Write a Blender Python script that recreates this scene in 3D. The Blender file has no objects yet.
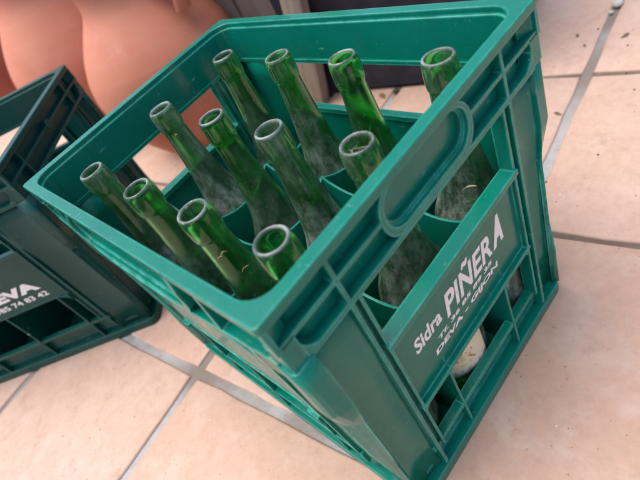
import bpy, bmesh, math, random
from mathutils import Vector, Matrix
random.seed(7)
sc = bpy.context.scene
C = sc.collection
PI = math.pi

# ------------------------------------------------------------------ helpers
def tag(o, label=None, cat=None, group=None, kind=None):
    if label: o['label'] = label
    if cat: o['category'] = cat
    if group: o['group'] = group
    if kind: o['kind'] = kind
    return o

def empty(name, loc=(0, 0, 0), rot=(0, 0, 0), label=None, cat=None, group=None):
    o = bpy.data.objects.new(name, None)
    C.objects.link(o)
    o.empty_display_size = .02
    o.location = loc
    o.rotation_euler = rot
    return tag(o, label, cat, group)

def sstep(a, b, x):
    t = max(0., min(1., (x - a) / (b - a)))
    return t * t * (3 - 2 * t)

class MB:
    """collects shapes into one bmesh; self.f maps a local point to the part's frame"""
    def __init__(s, f=None):
        s.bm = bmesh.new()
        s.f = f or (lambda p: p)
    def v(s, p):
        return s.bm.verts.new(s.f(tuple(p)))
    def face(s, vs, mat=0):
        try:
            fc = s.bm.faces.new(vs)
            fc.material_index = mat
            return fc
        except ValueError:
            return None
    def box(s, x0, x1, y0, y1, z0, z1, nx=1, mat=0):
        xs = [x0 + (x1 - x0) * i / nx for i in range(nx + 1)]
        R = [[s.v((x, y0, z0)), s.v((x, y1, z0)), s.v((x, y1, z1)), s.v((x, y0, z1))] for x in xs]
        s.face(R[0], mat)
        s.face(R[-1][::-1], mat)
        for a, b in zip(R, R[1:]):
            for k in range(4):
                s.face((a[k], b[k], b[(k + 1) % 4], a[(k + 1) % 4]), mat)
    def prism(s, pts, d0, d1, put):
        """pts: 2-D outline; put(u, v, d) -> 3-D"""
        a = [s.v(put(u, w, d0)) for u, w in pts]
        b = [s.v(put(u, w, d1)) for u, w in pts]
        s.face(a)
        s.face(b[::-1])
        n = len(pts)
        for i in range(n):
            j = (i + 1) % n
            s.face((a[i], b[i], b[j], a[j]))
    def ring(s, outer, inner, d0, d1, put):
        """outer, inner: outlines with the same number of points"""
        n = len(outer)
        oa = [s.v(put(u, w, d0)) for u, w in outer]
        ob = [s.v(put(u, w, d1)) for u, w in outer]
        ia = [s.v(put(u, w, d0)) for u, w in inner]
        ib = [s.v(put(u, w, d1)) for u, w in inner]
        for i in range(n):
            j = (i + 1) % n
            s.face((oa[i], ob[i], ob[j], oa[j]))
            s.face((ia[i], ia[j], ib[j], ib[i]))
            s.face((oa[i], oa[j], ia[j], ia[i]))
            s.face((ob[i], ib[i], ib[j], ob[j]))
    def lathe(s, prof, n=48, close=False, wob=None):
        rows = []
        for r, z in prof:
            if r < 1e-6:
                rows.append([s.v((0, 0, z))])
            else:
                rw = []
                for k in range(n):
                    a = 2 * PI * k / n
                    q = r * (1 + (wob(a, z) if wob else 0))
                    rw.append(s.v((q * math.cos(a), q * math.sin(a), z)))
                rows.append(rw)
        if close: rows.append(rows[0])
        for a, b in zip(rows, rows[1:]):
            for k in range(n):
                j = (k + 1) % n
                if len(a) == 1 and len(b) == 1: continue
                if len(a) == 1: s.face((a[0], b[k], b[j]))
                elif len(b) == 1: s.face((a[k], b[0], a[j]))
                else: s.face((a[k], b[k], b[j], a[j]))
    def build(s, name, mats, parent=None, bevel=0., seg=2, smooth=True, ang=35, fix=True):
        if fix: bmesh.ops.recalc_face_normals(s.bm, faces=s.bm.faces)
        me = bpy.data.meshes.new(name)
        s.bm.to_mesh(me)
        s.bm.free()
        for m in (mats if isinstance(mats, (list, tuple)) else [mats]): me.materials.append(m)
        if smooth:
            me.polygons.foreach_set('use_smooth', [True] * len(me.polygons))
            if not bevel: me.set_sharp_from_angle(angle=math.radians(ang))
        o = bpy.data.objects.new(name, me)
        C.objects.link(o)
        if bevel:
            m = o.modifiers.new('bevel', 'BEVEL')
            m.width = bevel
            m.segments = seg
            m.limit_method = 'ANGLE'
            m.angle_limit = math.radians(40)
            m.use_clamp_overlap = True
            w = o.modifiers.new('wn', 'WEIGHTED_NORMAL')
            w.keep_sharp = False
        if parent: o.parent = parent
        return o

def rrect(x0, x1, y0, y1, r, n=6):
    pts = []
    for cx, cy, a0 in ((x1 - r, y0 + r, -PI / 2), (x1 - r, y1 - r, 0), (x0 + r, y1 - r, PI / 2), (x0 + r, y0 + r, PI)):
        for k in range(n + 1):
            a = a0 + PI / 2 * k / n
            pts.append((cx + r * math.cos(a), cy + r * math.sin(a)))
    return pts

# ------------------------------------------------------------------ materials
def mat(name):
    m = bpy.data.materials.new(name)
    m.use_nodes = True
    nt = m.node_tree
    return m, nt, nt.nodes['Principled BSDF'], nt.nodes['Material Output']

def N(nt, typ, **kw):
    n = nt.nodes.new(typ)
    for k, v in kw.items():
        if k in n.inputs.keys(): n.inputs[k].default_value = v
        else: setattr(n, k, v)
    return n

def noise(nt, vec, scale, detail=4, rough=.55, dist=0.):
    n = N(nt, 'ShaderNodeTexNoise', Scale=scale, Detail=detail, Roughness=rough, Distortion=dist)
    if vec is not None: nt.links.new(vec, n.inputs['Vector'])
    return n.outputs['Fac']

def remap(nt, fac, a, b, lo=0., hi=1.):
    n = N(nt, 'ShaderNodeMapRange')
    n.interpolation_type = 'SMOOTHSTEP'
    nt.links.new(fac, n.inputs[0])
    for i, v in zip((1, 2, 3, 4), (a, b, lo, hi)): n.inputs[i].default_value = v
    return n.outputs[0]

def mixc(nt, fac, a, b):
    n = N(nt, 'ShaderNodeMix', data_type='RGBA')
    for i, v in ((0, fac), (6, a), (7, b)):
        if hasattr(v, 'links'): nt.links.new(v, n.inputs[i])
        elif i == 0: n.inputs[0].default_value = v
        else: n.inputs[i].default_value = (*v, 1)
    return n.outputs[2]

def math_(nt, op, a, b=None):
    n = N(nt, 'ShaderNodeMath', operation=op)
    for i, v in enumerate((a, b)):
        if v is None: continue
        if hasattr(v, 'links'): nt.links.new(v, n.inputs[i])
        else: n.inputs[i].default_value = v
    return n.outputs[0]

def bump(nt, h, strength, dist):
    n = N(nt, 'ShaderNodeBump', Strength=strength, Distance=dist)
    nt.links.new(h, n.inputs['Height'])
    return n.outputs['Normal']

def objco(nt, scale=None, rot=(0, 0, 0)):
    t = N(nt, 'ShaderNodeTexCoord').outputs['Object']
    if scale is None: return t
    m = N(nt, 'ShaderNodeMapping')
    m.inputs['Scale'].default_value = scale
    m.inputs['Rotation'].default_value = rot
    nt.links.new(t, m.inputs['Vector'])
    return m.outputs['Vector']

def plastic(name, col, light, dirt, rough=.36, spec=.5, dustamt=.5, wear_glint_col=(.07, .46, .38), wear_glint=.85):
    m, nt, b, out = mat(name)
    co = objco(nt)
    var = remap(nt, noise(nt, co, 14, 5, .6), .3, .7)
    c = mixc(nt, math_(nt, 'MULTIPLY', var, .35), col, light)
    # pale scuffs: thin stretched flecks in two directions
    s1 = remap(nt, noise(nt, objco(nt, (900, 60, 200), (.3, .2, .5)), 1, 2, .5), .70, .76)
    s2 = remap(nt, noise(nt, objco(nt, (70, 800, 300), (.1, .5, -.4)), 1, 2, .5), .71, .77)
    zone = remap(nt, noise(nt, co, 22, 3), .45, .7)
    sc_ = math_(nt, 'MULTIPLY', math_(nt, 'MAXIMUM', s1, s2), zone)
    c = mixc(nt, math_(nt, 'MULTIPLY', sc_, .75), c, (.34, .55, .48))
    # grime patches
    g = remap(nt, noise(nt, co, 34, 6, .68, .4), .52, .78)
    c = mixc(nt, math_(nt, 'MULTIPLY', g, dustamt), c, dirt)
    sp = remap(nt, noise(nt, co, 420, 2, .5), .70, .76)
    c = mixc(nt, math_(nt, 'MULTIPLY', sp, .45), c, (.22, .24, .2))
    # rubbed edges and bright edge highlights, both painted into the colour: where the rounded-over normal turns away from the flat one
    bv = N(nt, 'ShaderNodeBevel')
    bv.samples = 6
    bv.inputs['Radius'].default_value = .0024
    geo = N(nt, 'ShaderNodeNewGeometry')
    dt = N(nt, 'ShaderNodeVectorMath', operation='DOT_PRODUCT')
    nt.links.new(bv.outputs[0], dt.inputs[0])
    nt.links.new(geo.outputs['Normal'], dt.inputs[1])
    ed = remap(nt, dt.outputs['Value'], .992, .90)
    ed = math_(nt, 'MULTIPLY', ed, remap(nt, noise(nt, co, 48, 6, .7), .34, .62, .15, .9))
    c = mixc(nt, math_(nt, 'MULTIPLY', ed, wear_glint), c, wear_glint_col)
    nt.links.new(c, b.inputs['Base Color'])
    r = remap(nt, noise(nt, co, 60, 5, .7), .25, .75, rough - .05, rough + .15)
    nt.links.new(r, b.inputs['Roughness'])
    b.inputs['Specular IOR Level'].default_value = spec
    h = math_(nt, 'ADD', noise(nt, co, 90, 4, .6), math_(nt, 'MULTIPLY', noise(nt, co, 700, 2, .5), .18))
    nt.links.new(bump(nt, h, .10, .0006), b.inputs['Normal'])
    return m

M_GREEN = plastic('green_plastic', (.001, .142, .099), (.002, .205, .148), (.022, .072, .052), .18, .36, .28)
M_DARK = plastic('dark_green_plastic', (.001, .050, .042), (.003, .070, .058), (.032, .044, .038), .28, .34, .40, (.04, .16, .15), .7)  # darker, bluer base than the other crate

def ink(name, col):
    m, nt, b, out = mat(name)
    co = objco(nt)
    w = remap(nt, noise(nt, co, 320, 5, .75), .50, .68)
    nt.links.new(mixc(nt, math_(nt, 'MULTIPLY', w, .5), col, (.35, .42, .38)), b.inputs['Base Color'])
    b.inputs['Roughness'].default_value = .5
    return m
M_INK = ink('white_ink', (.82, .80, .80))

def glass(name):
    m, nt, b, out = mat(name)
    co = objco(nt)
    rnd = N(nt, 'ShaderNodeObjectInfo')
    # each bottle reads its own patch of the noise
    mp = N(nt, 'ShaderNodeVectorMath', operation='ADD')
    nt.links.new(co, mp.inputs[0])
    sc3 = N(nt, 'ShaderNodeVectorMath', operation='SCALE')
    sc3.inputs[0].default_value = (7, 13, 0)
    nt.links.new(rnd.outputs['Random'], sc3.inputs['Scale'])
    nt.links.new(sc3.outputs[0], mp.inputs[1])
    cv = mp.outputs[0]
    sep = N(nt, 'ShaderNodeSeparateXYZ')
    nt.links.new(co, sep.inputs[0])
    z = sep.outputs['Z']
    b.inputs['Base Color'].default_value = (.125, .74, .17, 1)
    b.inputs['Transmission Weight'].default_value = 1
    b.inputs['IOR'].default_value = 1.5
    nt.links.new(remap(nt, noise(nt, cv, 30, 4), .35, .7, .05, .22), b.inputs['Roughness'])
    nt.links.new(bump(nt, noise(nt, cv, 40, 3), .12, .002), b.inputs['Normal'])
    # dried dust: a film that thickens on the shoulder, plus smears and specks, and a scuffed lip with its sky highlight painted on
    smear_v = N(nt, 'ShaderNodeMapping')
    smear_v.inputs['Scale'].default_value = (75, 75, 17)
    nt.links.new(cv, smear_v.inputs['Vector'])
    film = remap(nt, math_(nt, 'ADD', math_(nt, 'MULTIPLY', noise(nt, smear_v.outputs[0], 1, 6, .6, .3), .5), math_(nt, 'MULTIPLY', noise(nt, cv, 210, 9, .9), .5)), .40, .64, .08, .92)
    low = remap(nt, z, .240, .13, .30, .95)
    amt = math_(nt, 'MULTIPLY', math_(nt, 'MULTIPLY', film, low), .70)
    streak_v = N(nt, 'ShaderNodeMapping')
    streak_v.inputs['Scale'].default_value = (260, 260, 16)
    nt.links.new(cv, streak_v.inputs['Vector'])
    st = remap(nt, noise(nt, streak_v.outputs[0], 1, 3, .6), .55, .8)
    amt = math_(nt, 'ADD', amt, math_(nt, 'MULTIPLY', st, .22))
    per = N(nt, 'ShaderNodeAttribute', attribute_type='OBJECT', attribute_name='dust')
    amt = math_(nt, 'MULTIPLY', amt, per.outputs['Fac'])
    fine = remap(nt, noise(nt, cv, 330, 3, .6), .60, .70)
    fine = math_(nt, 'MULTIPLY', fine, remap(nt, noise(nt, cv, 40, 3), .42, .62, .05, .75))
    amt = math_(nt, 'MAXIMUM', amt, math_(nt, 'MULTIPLY', fine, .75))
    lip = math_(nt, 'MULTIPLY', remap(nt, z, .2672, .2695), remap(nt, noise(nt, cv, 55, 4, .6), .40, .64, .14, .50))
    amt = math_(nt, 'MAXIMUM', amt, lip)
    amt = math_(nt, 'MINIMUM', amt, .95)
    d = N(nt, 'ShaderNodeBsdfPrincipled')
    dc = mixc(nt, remap(nt, noise(nt, cv, 60, 4), .35, .65), (.12, .17, .14), (.32, .365, .345))
    dc = mixc(nt, remap(nt, noise(nt, cv, 150, 3), .62, .72), dc, (.20, .13, .07))
    dc = mixc(nt, remap(nt, z, .2665, .2690), dc, (.56, .58, .61))  # pale sky glint of the rounded lip, painted into the dust colour
    nt.links.new(dc, d.inputs['Base Color'])
    d.inputs['Roughness'].default_value = .85
    mx = N(nt, 'ShaderNodeMixShader')
    nt.links.new(amt, mx.inputs[0])
    nt.links.new(b.outputs[0], mx.inputs[1])
    nt.links.new(d.outputs[0], mx.inputs[2])
    nt.links.new(mx.outputs[0], out.inputs['Surface'])
    return m
M_GLASS = glass('green_glass')

def simple(name, col, col2, scale=40, rough=.8, bs=.3, bd=.001, spec=.3):
    m, nt, b, out = mat(name)
    co = objco(nt)
    f = remap(nt, noise(nt, co, scale, 6, .65), .35, .68)
    nt.links.new(mixc(nt, f, col, col2), b.inputs['Base Color'])
    b.inputs['Roughness'].default_value = rough
    b.inputs['Specular IOR Level'].default_value = spec
    nt.links.new(bump(nt, noise(nt, co, scale * 4, 5, .6), bs, bd), b.inputs['Normal'])
    return m

def terracotta(name, a, c2, pale):
    m, nt, b, out = mat(name)
    co = objco(nt)
    f = remap(nt, noise(nt, co, 7, 5, .6, .5), .3, .7)
    c = mixc(nt, f, a, c2)
    band = noise(nt, objco(nt, (3, 3, 160)), 1, 3, .6)      # throwing rings
    c = mixc(nt, remap(nt, band, .40, .80, 0, .07), c, pale)
    bl = remap(nt, noise(nt, co, 16, 6, .7), .55, .8)
    c = mixc(nt, math_(nt, 'MULTIPLY', bl, .4), c, pale)
    nt.links.new(c, b.inputs['Base Color'])
    b.inputs['Roughness'].default_value = .72
    b.inputs['Specular IOR Level'].default_value = .35
    h = math_(nt, 'ADD', math_(nt, 'MULTIPLY', band, .6), math_(nt, 'MULTIPLY', noise(nt, co, 240, 3), .3))
    nt.links.new(bump(nt, h, .25, .0016), b.inputs['Normal'])
    return m
M_POT = terracotta('terracotta', (.48, .165, .100), (.54, .21, .135), (.62, .36, .29))
M_POT2 = terracotta('brown_terracotta', (.24, .055, .030), (.30, .075, .04), (.36, .15, .1))

def tile_mat():
    m, nt, b, out = mat('terracotta_tile')
    co = objco(nt)
    a = N(nt, 'ShaderNodeAttribute', attribute_name='tint').outputs['Fac']
    c = mixc(nt, remap(nt, noise(nt, co, 3.2, 5, .6), .3, .7), (.535, .355, .275), (.585, .415, .335))
    c = mixc(nt, math_(nt, 'MULTIPLY', a, .9), c, (.51, .315, .23))
    c = mixc(nt, remap(nt, noise(nt, co, 75, 8, .8), .38, .70, 0, .5), c, (.40, .26, .19))
    c = mixc(nt, remap(nt, noise(nt, co, 14, 6, .68, .3), .46, .70, 0, .5), c, (.60, .45, .38))
    c = mixc(nt, remap(nt, noise(nt, co, 27, 6, .75), .52, .76, 0, .65), c, (.36, .23, .165))
    sp = remap(nt, noise(nt, co, 210, 2, .5), .68, .74)
    sp = math_(nt, 'MULTIPLY', sp, remap(nt, noise(nt, co, 9, 3), .42, .6))
    c = mixc(nt, math_(nt, 'MULTIPLY', sp, .75), c, (.10, .07, .05))
    wp = remap(nt, noise(nt, co, 160, 1, .5), .775, .80)
    c = mixc(nt, math_(nt, 'MULTIPLY', wp, .6), c, (.75, .72, .68))
    nt.links.new(c, b.inputs['Base Color'])
    nt.links.new(remap(nt, noise(nt, co, 20, 5), .3, .7, .50, .74), b.inputs['Roughness'])
    b.inputs['Specular IOR Level'].default_value = .4
    h = math_(nt, 'ADD', noise(nt, co, 18, 5, .6), math_(nt, 'MULTIPLY', noise(nt, co, 260, 4, .65), .25))
    nt.links.new(bump(nt, h, .4, .002), b.inputs['Normal'])
    return m
M_TILE = tile_mat()

def grout_mat(name, pale, dark):
    m, nt, b, out = mat(name)
    co = objco(nt)
    c = mixc(nt, remap(nt, noise(nt, co, 5.5, 3, .5), .42, .60), pale, dark)
    c = mixc(nt, remap(nt, noise(nt, co, 60, 6, .7), .45, .75, 0, .6), c, (.25, .21, .17))
    nt.links.new(c, b.inputs['Base Color'])
    b.inputs['Roughness'].default_value = .92
    nt.links.new(bump(nt, noise(nt, co, 180, 6, .7), .7, .003), b.inputs['Normal'])
    return m
M_GROUT = grout_mat('grout', (.42, .405, .405), (.22, .18, .155))
M_GROUT2 = grout_mat('dirty_grout', (.27, .215, .175), (.15, .11, .085))

# ------------------------------------------------------------------ floor: hand-made terracotta tiles on a bed of grout
TH = math.atan2(.148, .989)
ex, ey = Vector((math.cos(TH), math.sin(TH), 0)), Vector((-math.sin(TH), math.cos(TH), 0))
def floor():
    bm = bmesh.new()
    lay = bm.loops.layers.color.new('tint')
    pm, pn = .2897, .293
    rr = random.Random(3)
    for i in range(-11, 14):
        for k in range(-8, 19):
            g = .0052 + rr.uniform(-.0008, .0008)
            gy = .0057 + rr.uniform(-.0008, .001)
            gl = lambda q: .0008 if q in (0, -2) else -.0012
            x0, x1 = .026 + pm * i + g + gl(i), .026 + pm * (i + 1) - g - gl(i + 1)
            y0, y1 = .0335 + pn * k + gy, .0335 + pn * (k + 1) - gy
            dz, tl = rr.uniform(-.0004, .0004), rr.random()
            near = -4 < i < 6 and -3 < k < 7
            n = 7 if near else 1
            pts = []
            for (ax, ay, bx, by) in ((x0, y0, x1, y0), (x1, y0, x1, y1), (x1, y1, x0, y1), (x0, y1, x0, y0)):
                for q in range(n):
                    t = q / n
                    w = rr.uniform(-.0013, .0013) if near else 0
                    dx, dy = (0, w) if ay == by else (w, 0)
                    if q == 0:
                        sx = .0022 if ax == x0 else -.0022
                        sy = .0022 if ay == y0 else -.0022
                        dx, dy = (sx * .55, sy * .55) if near else (0, 0)
                    pts.append((ax + (bx - ax) * t + dx, ay + (by - ay) * t + dy))
            cx, cy = (x0 + x1) / 2, (y0 + y1) / 2
            def ringv(ins, z):
                out = []
                for (px, py) in pts:
                    qx = px + (ins if px < cx else -ins) * min(1, abs(px - cx) / (.13))
                    qy = py + (ins if py < cy else -ins) * min(1, abs(py - cy) / (.13))
                    out.append(bm.verts.new(ex * qx + ey * qy + Vector((0, 0, z))))
                return out
            rows = [ringv(0, -.012), ringv(0, -.0022 + dz), ringv(.0009, -.0006 + dz), ringv(.0028, dz)]
            fs = []
            for a, b in zip(rows, rows[1:]):
                for q in range(len(a)):
                    j = (q + 1) % len(a)
                    fs.append(bm.faces.new((a[q], a[j], b[j], b[q])))
            fs.append(bm.faces.new(rows[-1]))
            for f in fs:
                f.smooth = True
                for l in f.loops: l[lay] = (tl, tl, tl, 1)
    for i in range(-10, 14):                                # browner joints one way, where the dirt has settled
        if i in (0, -2): continue
        xx = .026 + pm * i
        for k in range(-8, 19):
            y0, y1 = .0335 + pn * k + .0066, .0335 + pn * (k + 1) - .0066
            f = bm.faces.new([bm.verts.new(ex * (xx + a) + ey * y + Vector((0, 0, -.0026))) for a, y in ((-.008, y0), (.008, y0), (.008, y1), (-.008, y1))])
            f.material_index = 1
    me = bpy.data.meshes.new('floor')
    bm.to_mesh(me)
    bm.free()
    me.materials.append(M_TILE)
    me.materials.append(M_GROUT2)
    me.set_sharp_from_angle(angle=math.radians(50))
    o = bpy.data.objects.new('floor', me)
    C.objects.link(o)
    tag(o, kind='structure')
    b = MB()
    n = 60
    # the grout bed, as one sheet that reaches the horizon
    vs = [b.v(p) for p in ((-60, -60, -.0032), (60, -60, -.0032), (60, 60, -.0032), (-60, 60, -.0032))]
    b.face(vs)
    g = b.build('ground', M_GROUT)
    tag(g, kind='structure')
floor()

# ------------------------------------------------------------------ crates
W, L, H = .265, .351, .290

def text_mesh(txt, size, bold, shear=0., space=1.):
    cu = bpy.data.curves.new('lettering', 'FONT')
    cu.body = txt
    cu.size = size
    cu.offset = bold
    cu.shear = shear
    cu.space_character = space
    cu.resolution_u = 4
    o = bpy.data.objects.new('tmp', cu)
    C.objects.link(o)
    dg = bpy.context.evaluated_depsgraph_get()
    me = bpy.data.meshes.new_from_object(o.evaluated_get(dg))
    bpy.data.objects.remove(o)
    pts = [tuple(v.co) for v in me.vertices]
    fs = [tuple(p.vertices) for p in me.polygons]
    bpy.data.meshes.remove(me)
    return pts, fs

def put_text(mb, txt, s0, s1, z0, z1, d, bold=.0, shear=0., space=1., base=None):
    """text fitted into the box s0..s1, z0..z1 of a crate side"""
    pts, fs = text_mesh(txt, .02, bold, shear, space)
    x0, x1 = min(p[0] for p in pts), max(p[0] for p in pts)
    y0, y1 = min(p[1] for p in pts), max(p[1] for p in pts)
    vs = []
    for (x, y, _) in pts:
        u, w = (x - x0) / (x1 - x0), (y - y0) / (y1 - y0)
        vs.append(mb.v((s0 + (s1 - s0) * u, d, z0 + (z1 - z0) * w)))
    for f in fs: mb.face([vs[i] for i in f])

def side_frames():
    """(name, length, map from (s, d, z)): s runs left to right seen from outside, d inwards"""
    return [('short', W, lambda p: (p[0], p[1], p[2])),
            ('long', L, lambda p: (W - p[1], p[0], p[2])),
            ('short', W, lambda p: (W - p[0], L - p[1], p[2])),
            ('long', L, lambda p: (p[1], L - p[0], p[2]))]

def taper(z):
    return .0058 * max(0., min(1., (.2 - z) / .2))

def make_crate(root, M, handles, letters, rails):
    # rim: flat frame on top and the thin inner wall that hangs from it
    b = MB()
    put = lambda u, w, d: (u, w, d)
    b.ring(rrect(-.0006, W + .0006, -.0006, L + .0006, .0035), rrect(.0085, W - .0085, .0085, L - .0085, .017), .2835, H, put)
    b.ring(rrect(.0078, W - .0078, .0078, L - .0078, .0165), rrect(.0101, W - .0101, .0101, L - .0101, .0150), .2475, .2850, put)
    b.build('rim', M, root, .0011, 3)
    # base plate and foot flange
    b = MB()
    fo = rrect(.0068, W - .0068, .0068, L - .0068, .013)
    b.ring(fo, rrect(.02, W - .02, .02, L - .02, .008), 0, .0125, put)
    b.prism(rrect(.018, W - .018, .018, L - .018, .008), .004, .0085, put)
    b.build('base', M, root, .0012, 3)
    # cell dividers
    b = MB()
    def wall(p0, p1, cuts, axis):
        n = 48
        top = []
        ks = [p0] + cuts + [p1]
        for i in range(n + 1):
            t = p0 + (p1 - p0) * i / n
            for a, c in zip(ks, ks[1:]):
                if a - 1e-9 <= t <= c + 1e-9:
                    q = (t - a) / (c - a)
                    break
            end = (a == p0) or (c == p1)
            top.append((t, .181 - .016 * math.sin(PI * q) ** .8))
        return [(p0, .006)] + [(p1, .006)] + top[::-1]
    cx = [W / 2 - .0425, W / 2 + .0425]
    cy = [L / 2 - .085, L / 2, L / 2 + .085]
    for x in cx:
        b.prism(wall(.0085, L - .0085, cy, 1), x - .0012, x + .0012, lambda u, w, d: (d, u, w))
    for y in cy:
        b.prism(wall(.0085, W - .0085, cx, 0), y - .00125, y + .00125, lambda u, w, d: (u, d, w))
    b.build('cell_divider', M, root, .0005, 2)
    # corner posts
    def post(fr1, S1, fr2, S2, k1, k2):
        # section goes from the panel of side 1 (its left end) round the corner to side 2 (its right end)
        b = MB()
        zs = [.010, .06, .12, .166, .178, .190, .200, .225, .2478]
        rows = []
        for z in zs:
            up = max(0., min(1., (z - .166) / .034))
            de = .0042 + (.0012 - .0042) * up            # depth of panel edge
            pts = []
            def panel(k):
                out = [(.0132, de)]
                for i in range(13):
                    t = i / 12
                    out.append((.0143 + (.0465 * k - .0143) * t, de + .0046 + .0034 * (1 - (2 * t - 1) ** 2)))
                return out
            p1 = panel(k1)
            tp = taper(z)
            for s_, d_ in reversed(p1): pts.append(fr1((s_, d_ + tp, z)))
            # corner: from (.0135, de) round to (de, .0135)
            hi = ((.0034, .0012), (.0018, .0018), (.0012, .0034))
            lo = ((.0110, .0064), (.0087, .0087), (.0064, .0110))
            for (ha, hb), (la, lb_) in zip(hi, lo):
                pts.append(fr1((la + (ha - la) * up + tp, lb_ + (hb - lb_) * up + tp, z)))
            for s_, d_ in panel(k2): pts.append(fr2((S2 - s_, d_ + tp, z)))
            rows.append([b.bm.verts.new(p) for p in pts])
        for a, c in zip(rows, rows[1:]):
            for i in range(len(a) - 1): b.face((a[i], a[i + 1], c[i + 1], c[i]))
        # corner bead between rail and rim
        b.f = fr1
        b.box(.0010, .0128, .0010, .0128, .2478, .2672)
        b.prism([(.003, .003), (.0145, .0080), (.0145, .0145), (.0080, .0145)], .2660, .2842, put)
        b.box(.0002, .0036, .0002, .0036, .2660, .2842)
        o = b.build('corner_post', M, root, fix=True, ang=13)
        o.modifiers.new('wn', 'WEIGHTED_NORMAL').keep_sharp = True
        m = o.modifiers.new('thick', 'SOLIDIFY')
        m.thickness = .0022
        m.offset = -1
        return o
    fr = side_frames()
    K = {'short': 1., 'long': 1.33}
    for i in range(4):
        n1, S1, f1 = fr[i]
        n2, S2, f2 = fr[(i - 1) % 4]
        post(f1, S1, f2, S2, K[n1], K[n2])
    # the four sides
    for idx, (kind, S, f) in enumerate(fr):
        k = K[kind]
        bow = .0052 if kind == 'long' else .0
        def fb(p, f=f, S=S, bow=bow):
            s, d, z = p
            d += taper(z)
            if bow and d < .006:
                d -= bow * math.sin(PI * s / S) ** 1.5 * sstep(.286, .268, z) * sstep(.215, .245, z)
            return f((s, d, z))
        b = MB(fb)
        r1, r2 = .0470 * k, .0542 * k          # ridges that frame the openings
        n = 14
        hs0, hs1 = .0865, S - .0865
        zo = .0004 if kind == 'long' else 0.
        do = .0042 if kind == 'long' else 0.
        spans = [(.0004, hs0), (hs1, S - .0004)] if handles[idx] else [(.0004, S - .0004)]
        for a, c in (spans if rails[idx] else []):
            b.box(a, c, .0010, .0098, .2662 + zo, .2690 + zo, n)
        b.box(.0120, S - .0120, .0004, .0118, .2462 + zo, .2500 + zo, n)
        if not handles[idx] and rails[idx]:
            # lug in the middle of the rail
            b.prism(rrect(S / 2 - .0055, S / 2 + .0055, .2635, .2735, .003, 4), -.0005, .009, lambda u, w, d: (u, d, w))
        else:
            b.ring(rrect(hs0, hs1, .2480, .2850, .0165, 8), rrect(hs0 + .0042, hs1 - .0042, .2530, .2825, .0140, 8), .0006, .0090, lambda u, w, d: (u, d, w))
            b.ring(rrect(hs0 + .0036, hs1 - .0036, .2524, .2831, .0144, 8), rrect(hs0 + .0066, hs1 - .0066, .2556, .2805, .0118, 8), .0042, .0093, lambda u, w, d: (u, d, w))
        for s_ in (r1, S - r1):
            b.box(s_ - .0014, s_ + .0014, .0006, .0100, .2490, .2845)
            b.box(s_ - .0014, s_ + .0014, .0002 + do, .0114, .0220, .2480)
        for s_ in (r2, S - r2):
            b.box(s_ - .0012, s_ + .0012, .0012 + do, .0122, .0440, .2480)
        for s0, s1 in ((r1, r2), (S - r2, S - r1)):
            b.box(s0, s1, .0072, .0092, .0300, .2480)
        # lettered panel between the upper and the lower openings
        b.box(r2 - .001, S - r2 + .001, .0062, .0088, .1090, .1920, n)
        b.box(r2 - .002, S - r2 + .002, .0008 + do, .0128, .1888, .1938, n)
        b.box(r2 - .002, S - r2 + .002, .0010 + do, .0116, .1062, .1100, n)
        # rounded corners of the openings
        def fillet(sx, sz, dirx, dirz, r):
            pts = [(sx, sz), (sx + dirx * r, sz)]
            for i in range(1, 7):
                a = PI / 2 * i / 7
                pts.append((sx + dirx * r * (1 - math.sin(a)), sz + dirz * r * (1 - math.cos(a))))
            pts.append((sx, sz + dirz * r))
            b.prism(pts, .0022, .0096, lambda u, w, d: (u, d - .0014 if w > .248 and d < .005 else d, w))
        for sx, dx in ((r2, 1), (S - r2, -1)):
            fillet(sx, .2475, dx, -1, .011)
            fillet(sx, .1070, dx, -1, .013)
            c0 = .0124 if dx > 0 else S - .0124
            fillet(c0, .2495, dx, 1, .0135)
        # cells of the lower opening
        cells = ([r2] + [W / 2 - .0425, W / 2 + .0425] + [S - r2]) if kind == 'short' else [r2, L / 2 - .085, L / 2, L / 2 + .085, S - r2]
        for s_ in cells[1:-1]:
            b.box(s_ - .0011, s_ + .0011, .0050, .0150, .0420, .1080)
            if kind == 'short':
                fillet(s_, .1070, -1, -1, .011)
                fillet(s_, .1070, 1, -1, .011)
        # bottom rail: ledge, groove and foot
        b.box(.0300, S - .0300, .0102, .0130, .0100, .0440, n)
        b.box(.0440 * k, S - .0440 * k, .0046, .0120, .0405, .0452, n)
        b.box(.0300, S - .0300, .0090, .0126, .0195, .0225, n)
        w = b.build('side_wall', M, root, .0007, 2)
        if letters[idx]:
            t = MB(fb)
            for args in letters[idx]: put_text(t, *args[0], **args[1])
            t.build('lettering', M_INK, w, smooth=False, fix=False)
    return root

crate = empty('bottle_crate', (0, 0, 0), label='bright green plastic crate full of twelve empty bottles, in the foreground', cat='crate')
D = .0060
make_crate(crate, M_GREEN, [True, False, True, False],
           [[(('Sidra', .0715, .1030, .1510, .1655, D), dict(bold=.0006, shear=.12)),
             (('PIÑER', .1080, .1715, .1452, .1735, D), dict(bold=.0006, shear=.22, space=1.02)),
             (('A', .1728, .1882, .1452, .1735, D), dict(bold=.0012, shear=.32)),
             (('Tf. 36 85 89 35', .0930, .1680, .1372, .1418, D), dict(bold=.0008, shear=.1)),
             (('DEVA - GIJON', .0860, .1745, .1258, .1332, D), dict(bold=.0009, shear=.1))],
            None, None, None], [True, False, True, False])

# second crate, turned, its long side with the writing towards the camera
u2 = Vector((.7408, -.6718, 0))
v2 = Vector((.6718, .7408, 0))
corner = Vector((.0022, .4485, 0)) - v2 * .007                      # right end of its long lettered side
crate2 = empty('bottle_crate', (0, 0, 0), label='dull dark green empty crate lettered EVA, standing behind on the left', cat='crate')
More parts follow.
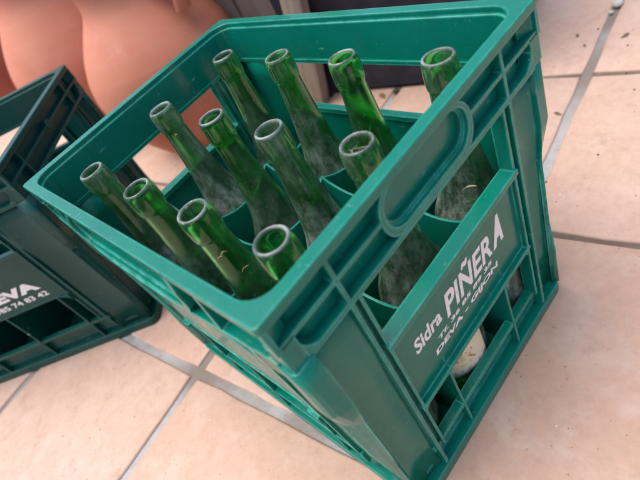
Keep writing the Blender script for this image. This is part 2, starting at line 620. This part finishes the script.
# its side 3 (long, x = 0) faces the camera: local +y runs from right to left there
rot = Matrix((( v2.x, -u2.x, 0), (v2.y, -u2.y, 0), (0, 0, 1)))
crate2.matrix_world = Matrix.Translation(corner) @ rot.to_4x4()
make_crate(crate2, M_DARK, [False] * 4,
           [None, None, None,
            [(('NUEVA', L - .2160, L - .0935, .1305, .1470, .0060), dict(bold=.0012)),
             (('985 74 83 42', L - .1780, L - .0925, .1165, .1250, .0060), dict(bold=.0005))]], [True] * 4)

# ------------------------------------------------------------------ bottles
BH = .2695
BS = .93
OUT = [(.0125, .2650), (.0128, .2620), (.0129, .2500), (.0126, .2478), (.0116, .2462), (.0115, .2440), (.0119, .2350), (.0128, .2200),
       (.0142, .2040), (.0160, .1890), (.0184, .1750), (.0214, .1630), (.0250, .1530), (.0290, .1445), (.0328, .1370), (.0356, .1290),
       (.0373, .1200), (.0380, .1100), (.0382, .0950), (.0382, .0200), (.0378, .0090), (.0362, .0030), (.0335, .0005), (.0290, .0000)]
IN = [(.0260, .0035), (.0320, .0040), (.0345, .0080), (.0354, .0160), (.0355, .0950), (.0352, .1100), (.0344, .1200), (.0327, .1280), (.0300, .1355),
      (.0262, .1430), (.0223, .1515), (.0188, .1615), (.0159, .1740), (.0136, .1880), (.0119, .2030), (.0105, .2200), (.0095, .2350), (.0086, .2500), (.0082, .2620)]
LIP = [(.0084, .2655), (.0090, .2680), (.0098, .2692), (.0107, .2695), (.0116, .2688), (.0122, .2672)]
def bottle_mesh():
    b = MB()
    sh = lambda P: [(r * (1 - (1 - BS) * sstep(.013, .024, r)), z) for r, z in P]
    prof = [(0, .0020)] + [(.015, .0008)] + sh(OUT[::-1]) + LIP[::-1] + sh(IN[::-1]) + [(0.012, .0090), (0, .0120)]
    b.lathe(prof, 40)
    bmesh.ops.recalc_face_normals(b.bm, faces=b.bm.faces)
    o = b.build('cider_bottle', M_GLASS, None, ang=70)
    m = o.modifiers.new('round', 'SUBSURF')
    m.levels = m.render_levels = 1
    return o
proto = bottle_mesh()
GRP = 'empty cider bottles in the bright green crate'
mouth = {(0, 0): (270, 239), (0, 1): (191, 210), (0, 2): (135, 187.5), (0, 3): (90, 170),
         (1, 0): (356, 142), (1, 1): (267.5, 128), (1, 2): (210, 116), (1, 3): (159, 108),
         (2, 0): (437.5, 55), (2, 1): (341, 56), (2, 2): (276, 55), (2, 3): (222, 55)}
dust = {(0, 0): .55, (0, 1): .45, (0, 2): .9, (0, 3): 1.3, (1, 0): .9, (1, 1): 1.7, (1, 2): .55, (1, 3): 1.7, (2, 0): 1.15, (2, 1): .35, (2, 2): 1.0, (2, 3): .45}
blabel = {
 (0, 0): 'green cider bottle tucked in the nearest corner of the crate, below the front rim corner',
 (0, 1): 'green bottle with straw scraps stuck to its neck, second from nearest crate corner',
 (0, 2): 'dusty green bottle in the left long row, between straw-flecked bottle and corner bottle',
 (0, 3): 'dusty green bottle at the far left end, its mouth leftmost of all twelve',
 (1, 0): 'green bottle with dirt-crusted mouth and cream paper label behind the lettered crate end',
 (1, 1): 'frosted grey-green bottle in the middle row, just left of the dirt-crusted mouth',
 (1, 2): 'clear dark green bottle in the middle row, between frosted bottle and chipped one',
 (1, 3): 'dusty bottle with a white fleck under its collar, beside the far end wall',
 (2, 0): 'scuffed green bottle standing alone at the right corner, with a leaf on its shoulder',
 (2, 1): 'bright clean green bottle in the far row, in front of the dark navy panel',
 (2, 2): 'green bottle with chipped pale collar in the far row, before the wooden boards',
 (2, 3): 'darkest green bottle in the far corner of the crate, next to the big jar',
}
RC = Matrix(((0.6082, -0.6852, -0.4009), (0.7150, 0.2535, 0.6515), (-0.3447, -0.6828, 0.6441)))
CP = Vector((-.0302, -.1604, .4465))
FPX = 509.13
def ray_at(u, v, z):
    d = RC.transposed() @ Vector(((u - 320) / FPX, -(v - 240) / FPX, -1))
    return CP + d * ((z - CP.z) / d.z)
bottles = {}
rb = random.Random(11)
first = True
for (i, j), uv in mouth.items():
    o = proto if first else proto.copy()
    if not first: C.objects.link(o)
    first = False
    base = Vector((W / 2 + (i - 1) * .079, L / 2 + (j - 1.5) * .081, .0086))
    top = ray_at(*uv, BH + .0086)
    ax = (top - base)
    lean = ax.xy * .0
    # the bottle stands askew in its cell: slide part of the way, lean the rest
    slide = Vector((ax.x, ax.y)) * .15
    if slide.length > .001: slide *= .001 / slide.length
    base.x += slide.x
    base.y += slide.y
    ax = (top - base).normalized()
    q = Vector((0, 0, 1)).rotation_difference(ax)
    o.rotation_mode = 'QUATERNION'
    o.rotation_quaternion = q @ Matrix.Rotation(rb.uniform(0, 6.28), 3, 'Z').to_quaternion()
    o.location = base
    o['dust'] = dust[(i, j)]
    tag(o, blabel[(i, j)], 'bottle', GRP)
    bottles[(i, j)] = o

# paper label on the bottle behind the lettered end
def label_mat():
    m, nt, b, out = mat('paper_label')
    co = objco(nt)
    f = remap(nt, noise(nt, co, 75, 4, .6), .50, .60)
    c = mixc(nt, f, (.70, .63, .44), (.50, .42, .12))
    c = mixc(nt, remap(nt, noise(nt, co, 120, 3), .58, .66), c, (.30, .14, .05))
    sep = N(nt, 'ShaderNodeSeparateXYZ')
    nt.links.new(co, sep.inputs[0])
    low = remap(nt, sep.outputs['Z'], .045, .047, 1., 0.)
    c = mixc(nt, math_(nt, 'MULTIPLY', low, 1.), c, (.68, .62, .48))
    ln = remap(nt, noise(nt, objco(nt, (420, 420, 30)), 1, 1), .45, .55)
    band = math_(nt, 'MULTIPLY', remap(nt, sep.outputs['Z'], .0350, .0355), remap(nt, sep.outputs['Z'], .0410, .0405))
    c = mixc(nt, math_(nt, 'MULTIPLY', band, ln), c, (.38, .33, .27))
    nt.links.new(c, b.inputs['Base Color'])
    b.inputs['Roughness'].default_value = .7
    return m
b1 = bottles[(1, 0)]
lb = MB()
rows = []
inv = b1.rotation_quaternion.inverted()
dirv = inv @ (CP + Vector((.01, 0, 0)) - Vector((W / 2, L / 2 - .1275, .07)))
a0 = math.atan2(dirv.y, dirv.x)
for z in [.031 + .069 * k / 10 for k in range(11)]:
    rows.append([lb.v(((.03835 * BS + .0001) * math.cos(a0 + t), (.03835 * BS + .0001) * math.sin(a0 + t), z)) for t in [(-.95 + 1.9 * q / 24) for q in range(25)]])
for a, c in zip(rows, rows[1:]):
    for k in range(24): lb.face((a[k], a[k + 1], c[k + 1], c[k]))
lo = lb.build('paper_label', label_mat(), b1)
ms = lo.modifiers.new('thick', 'SOLIDIFY')
ms.thickness = .0002

# ------------------------------------------------------------------ terracotta jars behind
def jar(name, loc, R, Hh, M, label, base=.58, handle=None):
    root = empty(name, loc, label=label, cat='jar', group='terracotta jars by the wall')
    b = MB()
    hb = Hh * .50
    P = [(0, .004), (R * base * .96, 0.0), (R * base, .004)]
    for i in range(1, 30):
        t = i / 30
        z = Hh * .80 * t
        # belly: rises from the foot, widest a little above half way, in to the neck
        if t < .53: r = R * (base + (1 - base) * math.sin(PI / 2 * t / .53) ** .85)
        else: r = R * (.52 + .48 * math.cos(PI / 2 * (t - .53) / .47) ** .95)
        P.append((r, z))
    P += [(R * .50, Hh * .82), (R * .48, Hh * .86), (R * .49, Hh * .92), (R * .56, Hh * .965), (R * .60, Hh * .985), (R * .60, Hh),
          (R * .55, Hh * 1.002), (R * .51, Hh * .97), (R * .43, Hh * .9), (R * .42, Hh * .82), (R * .6, Hh * .76), (R * .94, Hh * .5), (R * .45, Hh * .1), (0, .02)]
    rr = random.Random(len(label))
    p1, p2 = rr.uniform(0, 6), rr.uniform(0, 6)
    b.lathe(P, 72, wob=lambda a, z: .004 * math.sin(2 * a + p1) + .0015 * math.sin(5 * a + p2 + z * 20) + .0012 * math.sin(z * 170))
    b.build('body', M, root, ang=60)
    for hd in (handle or []):
        h = MB()
        a, z0, z1, out_ = hd
        n = 18
        pr = None
        for i in range(n + 1):
            t = i / n
            zz = z0 + (z1 - z0) * t
            rad = R * (.90 - .44 * t) + out_ * math.sin(PI * t)
            c0 = Vector((math.cos(a) * rad, math.sin(a) * rad, zz))
            # section: flattened strap
            tz = (z1 - z0)
            tr = -R * .44 + out_ * PI * math.cos(PI * t)
            tan = Vector((math.cos(a) * tr, math.sin(a) * tr, tz)).normalized()
            side = Vector((-math.sin(a), math.cos(a), 0))
            nor = tan.cross(side)
            ringv = [h.bm.verts.new(c0 + side * .017 * math.cos(w) + nor * .008 * math.sin(w)) for w in [2 * PI * q / 12 for q in range(12)]]
            if pr:
                for q in range(12): h.face((pr[q], pr[(q + 1) % 12], ringv[(q + 1) % 12], ringv[q]))
            pr = ringv
        h.build('handle', M, root)
    return root
jar('terracotta_jar', (.372, .797, 0), .152, .36, M_POT, 'big pale orange terracotta jar directly behind the bright green crate', handle=[(math.radians(-80), .246, .325, .034)])
jar('terracotta_jar', (.335, 1.110, 0), .154, .42, M_POT, 'big round terracotta jar further left, behind the dull dark green crate')
jar('terracotta_jar', (.35, 1.95, 0), .15, .40, M_POT2, 'dark reddish brown jar far back in the upper left corner')

# ------------------------------------------------------------------ weathered boards and a dark panel beyond the crate
def wood_mat(name, a, c2):
    m, nt, b, out = mat(name)
    v = objco(nt, (90, 90, 5))
    g = noise(nt, v, 1, 6, .65, .6)
    c = mixc(nt, remap(nt, g, .3, .7), a, c2)
    c = mixc(nt, remap(nt, noise(nt, objco(nt), 22, 5, .7), .5, .75, 0, .5), c, (.06, .05, .045))
    nt.links.new(c, b.inputs['Base Color'])
    b.inputs['Roughness'].default_value = .85
    nt.links.new(bump(nt, g, .6, .003), b.inputs['Normal'])
    return m
M_WOOD = wood_mat('grey_wood', (.105, .085, .080), (.165, .14, .13))
M_WOOD2 = wood_mat('beige_wood', (.20, .16, .125), (.30, .245, .19))
M_NAVY = simple('dark_navy_paint', (.012, .012, .022), (.026, .024, .036), 30, .62, .5, .002)

wd = Vector((.046, -.215, 0)).normalized()             # runs towards the camera's right
wn_back = Vector((0, 0, 1)).cross(wd)                   # points away from the crate
def place(p0, tilt=0.):
    """frame: local x along the wall line, y away from the crate, z up"""
    back = Vector((0, 0, 1)).cross(wd)
    m = Matrix(((wd.x, back.x, 0), (wd.y, back.y, 0), (0, 0, 1))).to_4x4()
    return Matrix.Translation(p0) @ m @ Matrix.Rotation(tilt, 4, 'Y')
origin = Vector((.497, .575, 0))

def dark_panel():
    root = empty('wooden_chest', label='dark navy wooden chest standing on the tiles beyond the far side of crate', cat='chest')
    root.matrix_world = place(origin)
    b = MB()
    w, h, dp = .345, .34, .26
    b.box(.0, w, .004, dp, .006, h)
    b.build('body', M_NAVY, root, .003)
    for s0 in (.0, w - .035):
        b = MB()
        b.box(s0 - .001, s0 + .036, -.004, .006, .0, h - .002)
        b.build('stile', M_NAVY, root, .002)
    b = MB()
    b.box(-.008, w + .008, -.012, dp + .006, h + .001, h + .022)
    b.build('lid', M_NAVY, root, .004)
dark_panel()

# weathered beige post leaning, and grey boards behind it
def post_obj():
    b = MB()
    n = 12
    rr = random.Random(5)
    rows = []
    for i in range(n + 1):
        z = .5 * i / n
        w = .0185 + rr.uniform(-.0016, .0016) + (.003 if i == 2 else 0)
        t = .014 + rr.uniform(-.001, .001)
        sx = rr.uniform(-.0012, .0012)
        rows.append([b.v((sx + w * x, t * y, z)) for x, y in ((-1, -.8), (-.8, -1), (.8, -1), (1, -.8), (1, .8), (.8, 1), (-.8, 1), (-1, .8))])
    b.face(rows[0])
    b.face(rows[-1][::-1])
    for a, c in zip(rows, rows[1:]):
        for k in range(8): b.face((a[k], a[(k + 1) % 8], c[(k + 1) % 8], c[k]))
    o = b.build('wooden_post', M_WOOD2, ang=50)
    o.matrix_world = place(origin + wd * .012 + wn_back * -.020, math.radians(14.5))
    tag(o, 'weathered beige wooden post upright at the left edge of the dark chest', 'post')
post_obj()
rr = random.Random(9)
x = -.012
blab = ['grey weathered board immediately left of the beige post', 'grey weathered board second left of the beige post, beside the big jar',
        'grey weathered board third left of the beige post, behind the big jar', 'grey weathered board fourth left of the beige post, behind the big jar',
        'grey weathered board last in the row left of the beige post, behind the jars']
for k in range(5):
    w = rr.uniform(.07, .095)
    b = MB()
    b.box(-w / 2, w / 2, -.009, .009, 0, .62 + rr.uniform(-.03, .03), 3)
    o = b.build('wooden_board', M_WOOD, bevel=.002)
    o.matrix_world = place(origin + wd * (x - w / 2) + wn_back * (.022 + rr.uniform(0, .008)), math.radians(rr.uniform(-1, 1)))
    tag(o, blab[k], 'board', 'weathered grey boards behind the big jar')
    x -= w + .008

# whitewashed wall far back on the left
M_WHITE = simple('whitewash', (.62, .63, .62), (.72, .72, .70), 9, .9, .5, .006)
b = MB()
b.box(-3.5, 1.6, 0, .22, -.003, 1.1, 4)
o = b.build('garden_wall', M_WHITE, bevel=.02)
o.location = (0, 4.4, 0)
tag(o, 'low whitewashed garden wall far behind the jars', 'wall')
M_STONE = simple('grey_stone', (.16, .165, .15), (.33, .34, .31), 14, .9, .6, .01)
rr = random.Random(21)
def stone(name, loc, r, lab):
    bm = bmesh.new()
    bmesh.ops.create_icosphere(bm, subdivisions=3, radius=r)
    for v in bm.verts:
        n_ = v.co.normalized()
        v.co *= 1 + .13 * math.sin(n_.x * 4 + r * 99) * math.cos(n_.y * 5) + .06 * math.sin(n_.z * 9 + n_.x * 7)
        v.co.z *= .7
    b = MB()
    b.bm.free()
    b.bm = bm
    o = b.build(name, M_STONE, ang=60)
    o.location = loc
    tag(o, lab, 'stone')
    return o
stone('grey_stone', (.22, 2.55, .06), .10, 'grey rounded stone lying beyond the left jar')

# ------------------------------------------------------------------ small litter
M_LEAF = simple('dry_leaf', (.16, .10, .05), (.26, .18, .09), 120, .8, .4, .001)
M_GLEAF = simple('green_leaf', (.05, .20, .02), (.09, .28, .04), 90, .6, .3, .001)
M_STRAW = simple('straw', (.36, .27, .14), (.50, .40, .24), 200, .8, .3, .0005)
M_SPECK = simple('dirt', (.055, .04, .03), (.12, .09, .065), 200, .95, .5, .001)
M_PEB = simple('pale_pebble', (.45, .43, .40), (.60, .58, .54), 80, .7, .4, .001)

def flake(name, M, loc, ln, wd_, rz, lab, cat, tilt=(0, 0), group=None):
    b = MB()
    rows = []
    n = 8
    r_ = random.Random(int(abs(loc[0] * 9999)) + int(abs(loc[1] * 999)))
    for i in range(n + 1):
        t = i / n
        w = wd_ * math.sin(PI * (t * .94 + .03)) ** .8 * (1 + r_.uniform(-.2, .2))
        z = ln * .10 * math.sin(PI * t * 1.3)
        x = ln * (t - .5)
        c = ln * .12 * math.sin(t * 3)
        rows.append([b.v((x, c - w, z + wd_ * .35)), b.v((x, c, z)), b.v((x, c + w, z + wd_ * .3))])
    for a, c in zip(rows, rows[1:]):
        for k in range(2): b.face((a[k], a[k + 1], c[k + 1], c[k]))
    o = b.build(name, M, ang=60)
    s = o.modifiers.new('thick', 'SOLIDIFY')
    s.thickness = .0005
    o.location = loc
    o.rotation_euler = (tilt[0], tilt[1], rz)
    tag(o, lab, cat, group)
    return o

def on_floor(u, v, z=.0012): 
    p = ray_at(u, v, 0)
    return (p.x, p.y, z)
def on_bottle(ij, u, v, rad):
    """point of the ray nearest to a bottle's axis, pulled out to the given radius"""
    o = bottles[ij]
    d = (RC.transposed() @ Vector(((u - 320) / FPX, -(v - 240) / FPX, -1))).normalized()
    ax = o.rotation_quaternion @ Vector((0, 0, 1))
    w0 = CP - o.location
    bq = d.dot(ax)
    s = (bq * ax.dot(w0) - d.dot(w0)) / (1 - bq * bq)
    p = CP + d * s
    q = o.location + ax * ax.dot(p - o.location)
    out = (p - q)
    tow = (CP - q)
    tow -= ax * tow.dot(ax)
    tow.normalize()
    side = out - tow * out.dot(tow)
    k = max(0, rad * rad - side.length_squared) ** .5
    return tuple(q + side + tow * k)

flake('dry_leaf', M_LEAF, on_floor(383, 96), 0.0210, 0.0042, .9, 'curled dry leaf on the tiles at the foot of the dark chest', 'leaf')
flake('dry_leaf', M_LEAF, on_floor(578, 36), 0.0090, 0.0021, .3, 'small brown leaf scrap on the tile left of the wide grout line', 'leaf')
flake('dry_leaf', M_LEAF, on_floor(625, 36), 0.0128, 0.0020, 2.6, 'thin brown leaf scrap on the tile right of the wide grout line', 'leaf')
flake('dry_leaf', M_LEAF, on_floor(558, 114), 0.0120, 0.0017, 1.2, 'thin dark leaf scrap on the tile close to the crate right edge', 'leaf')
flake('dry_leaf', M_LEAF, on_floor(585, 46), 0.0083, 0.0014, .2, 'tiny brown leaf scrap beside the wide grout line, nearer the crate', 'leaf')
flake('green_leaf', M_GLEAF, on_bottle((2, 0), 467, 206, .0362), .011, .004, .6, 'bright green leaf scrap on the right corner bottle, seen through crate opening', 'leaf', (-.5, .3))
flake('twig', M_STRAW, on_bottle((2, 0), 463, 160, .034), .016, .0012, 1.5, 'pale bent twig lying on shoulder of the right corner bottle', 'twig', (.2, .5))
for (u, v, ln, rz, lb_) in ((216, 244, .008, .4, 'upper straw scrap stuck on the neck of the straw-flecked bottle'), (237, 259, .008, 2.4, 'lower straw scrap stuck on the neck of the straw-flecked bottle'),
                        (213, 249, .006, 2.1, 'middle straw scrap stuck on the neck of the straw-flecked bottle')):
    flake('straw', M_STRAW, on_bottle((0, 1), u, v, .0150), ln, .0007, rz, lb_, 'straw', (.5, .4))
flake('straw', M_STRAW, on_bottle((1, 3), 174, 131, .0122), .0035, .0014, .5, 'pale fleck stuck under the collar of the dusty bottle', 'straw', (.5, .3))

def pebble(u, v, r, M, lab):
    bm = bmesh.new()
    bmesh.ops.create_icosphere(bm, subdivisions=2, radius=r)
    for q in bm.verts: q.co = Vector((q.co.x * 1.5, q.co.y, q.co.z * .7)) * (1 + .12 * math.sin(q.co.x / r * 3 + u))
    b = MB()
    b.bm.free()
    b.bm = bm
    o = b.build('pebble', M, ang=60)
    p = on_floor(u, v, r * .5)
    o.location = p
    tag(o, lab, 'pebble')
pebble(618, 5, .0070, M_PEB, 'pale pebble on the wide grout line at the top right')
pebble(611, 13, .0030, M_PEB, 'tiny pale pebble just below the larger pebble on the grout')
pebble(396, 92, .0050, M_SPECK, 'dark crumb on the tiles in front of the dark chest')

# dirt crumbs strewn over the tiles: nobody could count them
b = MB()
rr = random.Random(17)
for k in range(420):
    x, y = rr.uniform(-.6, 1.2), rr.uniform(-.6, 1.6)
    if -.01 < x < .275 and -.01 < y < .36: continue
    r = .0005 + .0012 * rr.random() ** 3
    c = Vector((x, y, r * .4))
    vs = [b.bm.verts.new(c + Vector(((1 + rr.uniform(-.4, .6)) * r * math.cos(a), (1 + rr.uniform(-.4, .4)) * r * math.sin(a), 0))) for a in (0, 1.3, 2.6, 3.9, 5.2)]
    t = b.bm.verts.new(c + Vector((0, 0, r * .8)))
    for q in range(5): b.face((vs[q], vs[(q + 1) % 5], t))
tag(b.build('dirt_crumbs', M_SPECK), kind='stuff')

# dirt crusted round the mouth of one bottle
o = bottles[(1, 0)]
b = MB()
rr = random.Random(4)
for k in range(120):
    a = rr.uniform(0, 2 * PI)
    rad = rr.choice((.0088, .0095, .0102, .0108)) + rr.uniform(-.0005, .0005)
    z = .2690
    r = rr.uniform(.0002, .0006)
    c = Vector((rad * math.cos(a), rad * math.sin(a), z + rr.uniform(-.0006, .0004) - (.003 * rr.random() if rad < .0096 else 0)))
    vs = [b.bm.verts.new(c + Vector((r * rr.uniform(.6, 1.6) * x_, r * rr.uniform(.6, 1.6) * y_, r * z_))) for x_, y_, z_ in ((1, 0, 0), (0, 1, 0), (-1, 0, 0), (0, -1, 0), (0, 0, .8), (0, 0, -.8))]
    for q in range(4):
        b.face((vs[q], vs[(q + 1) % 4], vs[4]))
        b.face((vs[(q + 1) % 4], vs[q], vs[5]))
for k in range(9):
    a, rad = rr.uniform(0, 2 * PI), rr.uniform(.001, .0075)
    c = Vector((rad * math.cos(a), rad * math.sin(a), .2655 - .004 * rr.random()))
    q = Vector((rr.uniform(-1, 1), rr.uniform(-1, 1), rr.uniform(-.2, .3))).normalized() * rr.uniform(.0015, .0040)
    n1 = q.cross(Vector((0, 0, 1))).normalized() * .00035
    n2 = q.cross(n1).normalized() * .00035
    vs = [[b.bm.verts.new(c + q * e + n1 * x_ + n2 * y_) for x_, y_ in ((1, 0), (0, 1), (-1, 0), (0, -1))] for e in (-1, 1)]
    for t in range(4): b.face((vs[0][t], vs[0][(t + 1) % 4], vs[1][(t + 1) % 4], vs[1][t]))
b.build('dirt_crust', simple('crust', (.10, .08, .055), (.28, .24, .20), 400, .95), o)

# ------------------------------------------------------------------ light, camera
w = bpy.data.worlds.new('World')
sc.world = w
w.use_nodes = True
nt = w.node_tree
bg = nt.nodes['Background']
sky = nt.nodes.new('ShaderNodeTexSky')
sky.sky_type = 'NISHITA'
sky.sun_disc = False
SUN_EL, SUN_AZ = math.radians(70), math.radians(-48)     # azimuth clockwise from +Y
sky.sun_elevation = SUN_EL
sky.sun_rotation = SUN_AZ
sky.air_density = 1.0
sky.dust_density = 4.0
sky.ozone_density = .6
nt.links.new(sky.outputs[0], bg.inputs['Color'])
bg.inputs['Strength'].default_value = .125
sd = bpy.data.lights.new('sun', 'SUN')
sd.energy = 1.5
sd.angle = math.radians(70)
sd.color = (1, .97, .93)
so = bpy.data.objects.new('sun', sd)
C.objects.link(so)
dirs = Vector((math.sin(SUN_AZ) * math.cos(SUN_EL), math.cos(SUN_AZ) * math.cos(SUN_EL), math.sin(SUN_EL)))
so.rotation_euler = dirs.to_track_quat('Z', 'Y').to_euler()

cd = bpy.data.cameras.new('camera')
cam = bpy.data.objects.new('camera', cd)
C.objects.link(cam)
cam.matrix_world = Matrix.Translation(CP) @ RC.transposed().to_4x4()
cd.sensor_width = 36
cd.lens = FPX / 640 * 36
cd.clip_start = .01
cd.clip_end = 300
cd.dof.use_dof = True
cd.dof.focus_distance = .40
cd.dof.aperture_fstop = 7.5
sc.camera = cam

sc.render.engine = 'CYCLES'
cy = sc.cycles
cy.max_bounces = 24
cy.transmission_bounces = 20
cy.glossy_bounces = 8
cy.diffuse_bounces = 4
cy.transparent_max_bounces = 16
cy.sample_clamp_indirect = 6
cy.use_denoising = True
try: cy.denoiser = 'OPENIMAGEDENOISE'
except Exception: pass
vs = sc.view_settings
vs.view_transform = 'Standard'
vs.look = 'None'
vs.gamma = 1
vs.use_curve_mapping = False
vs.exposure = .94
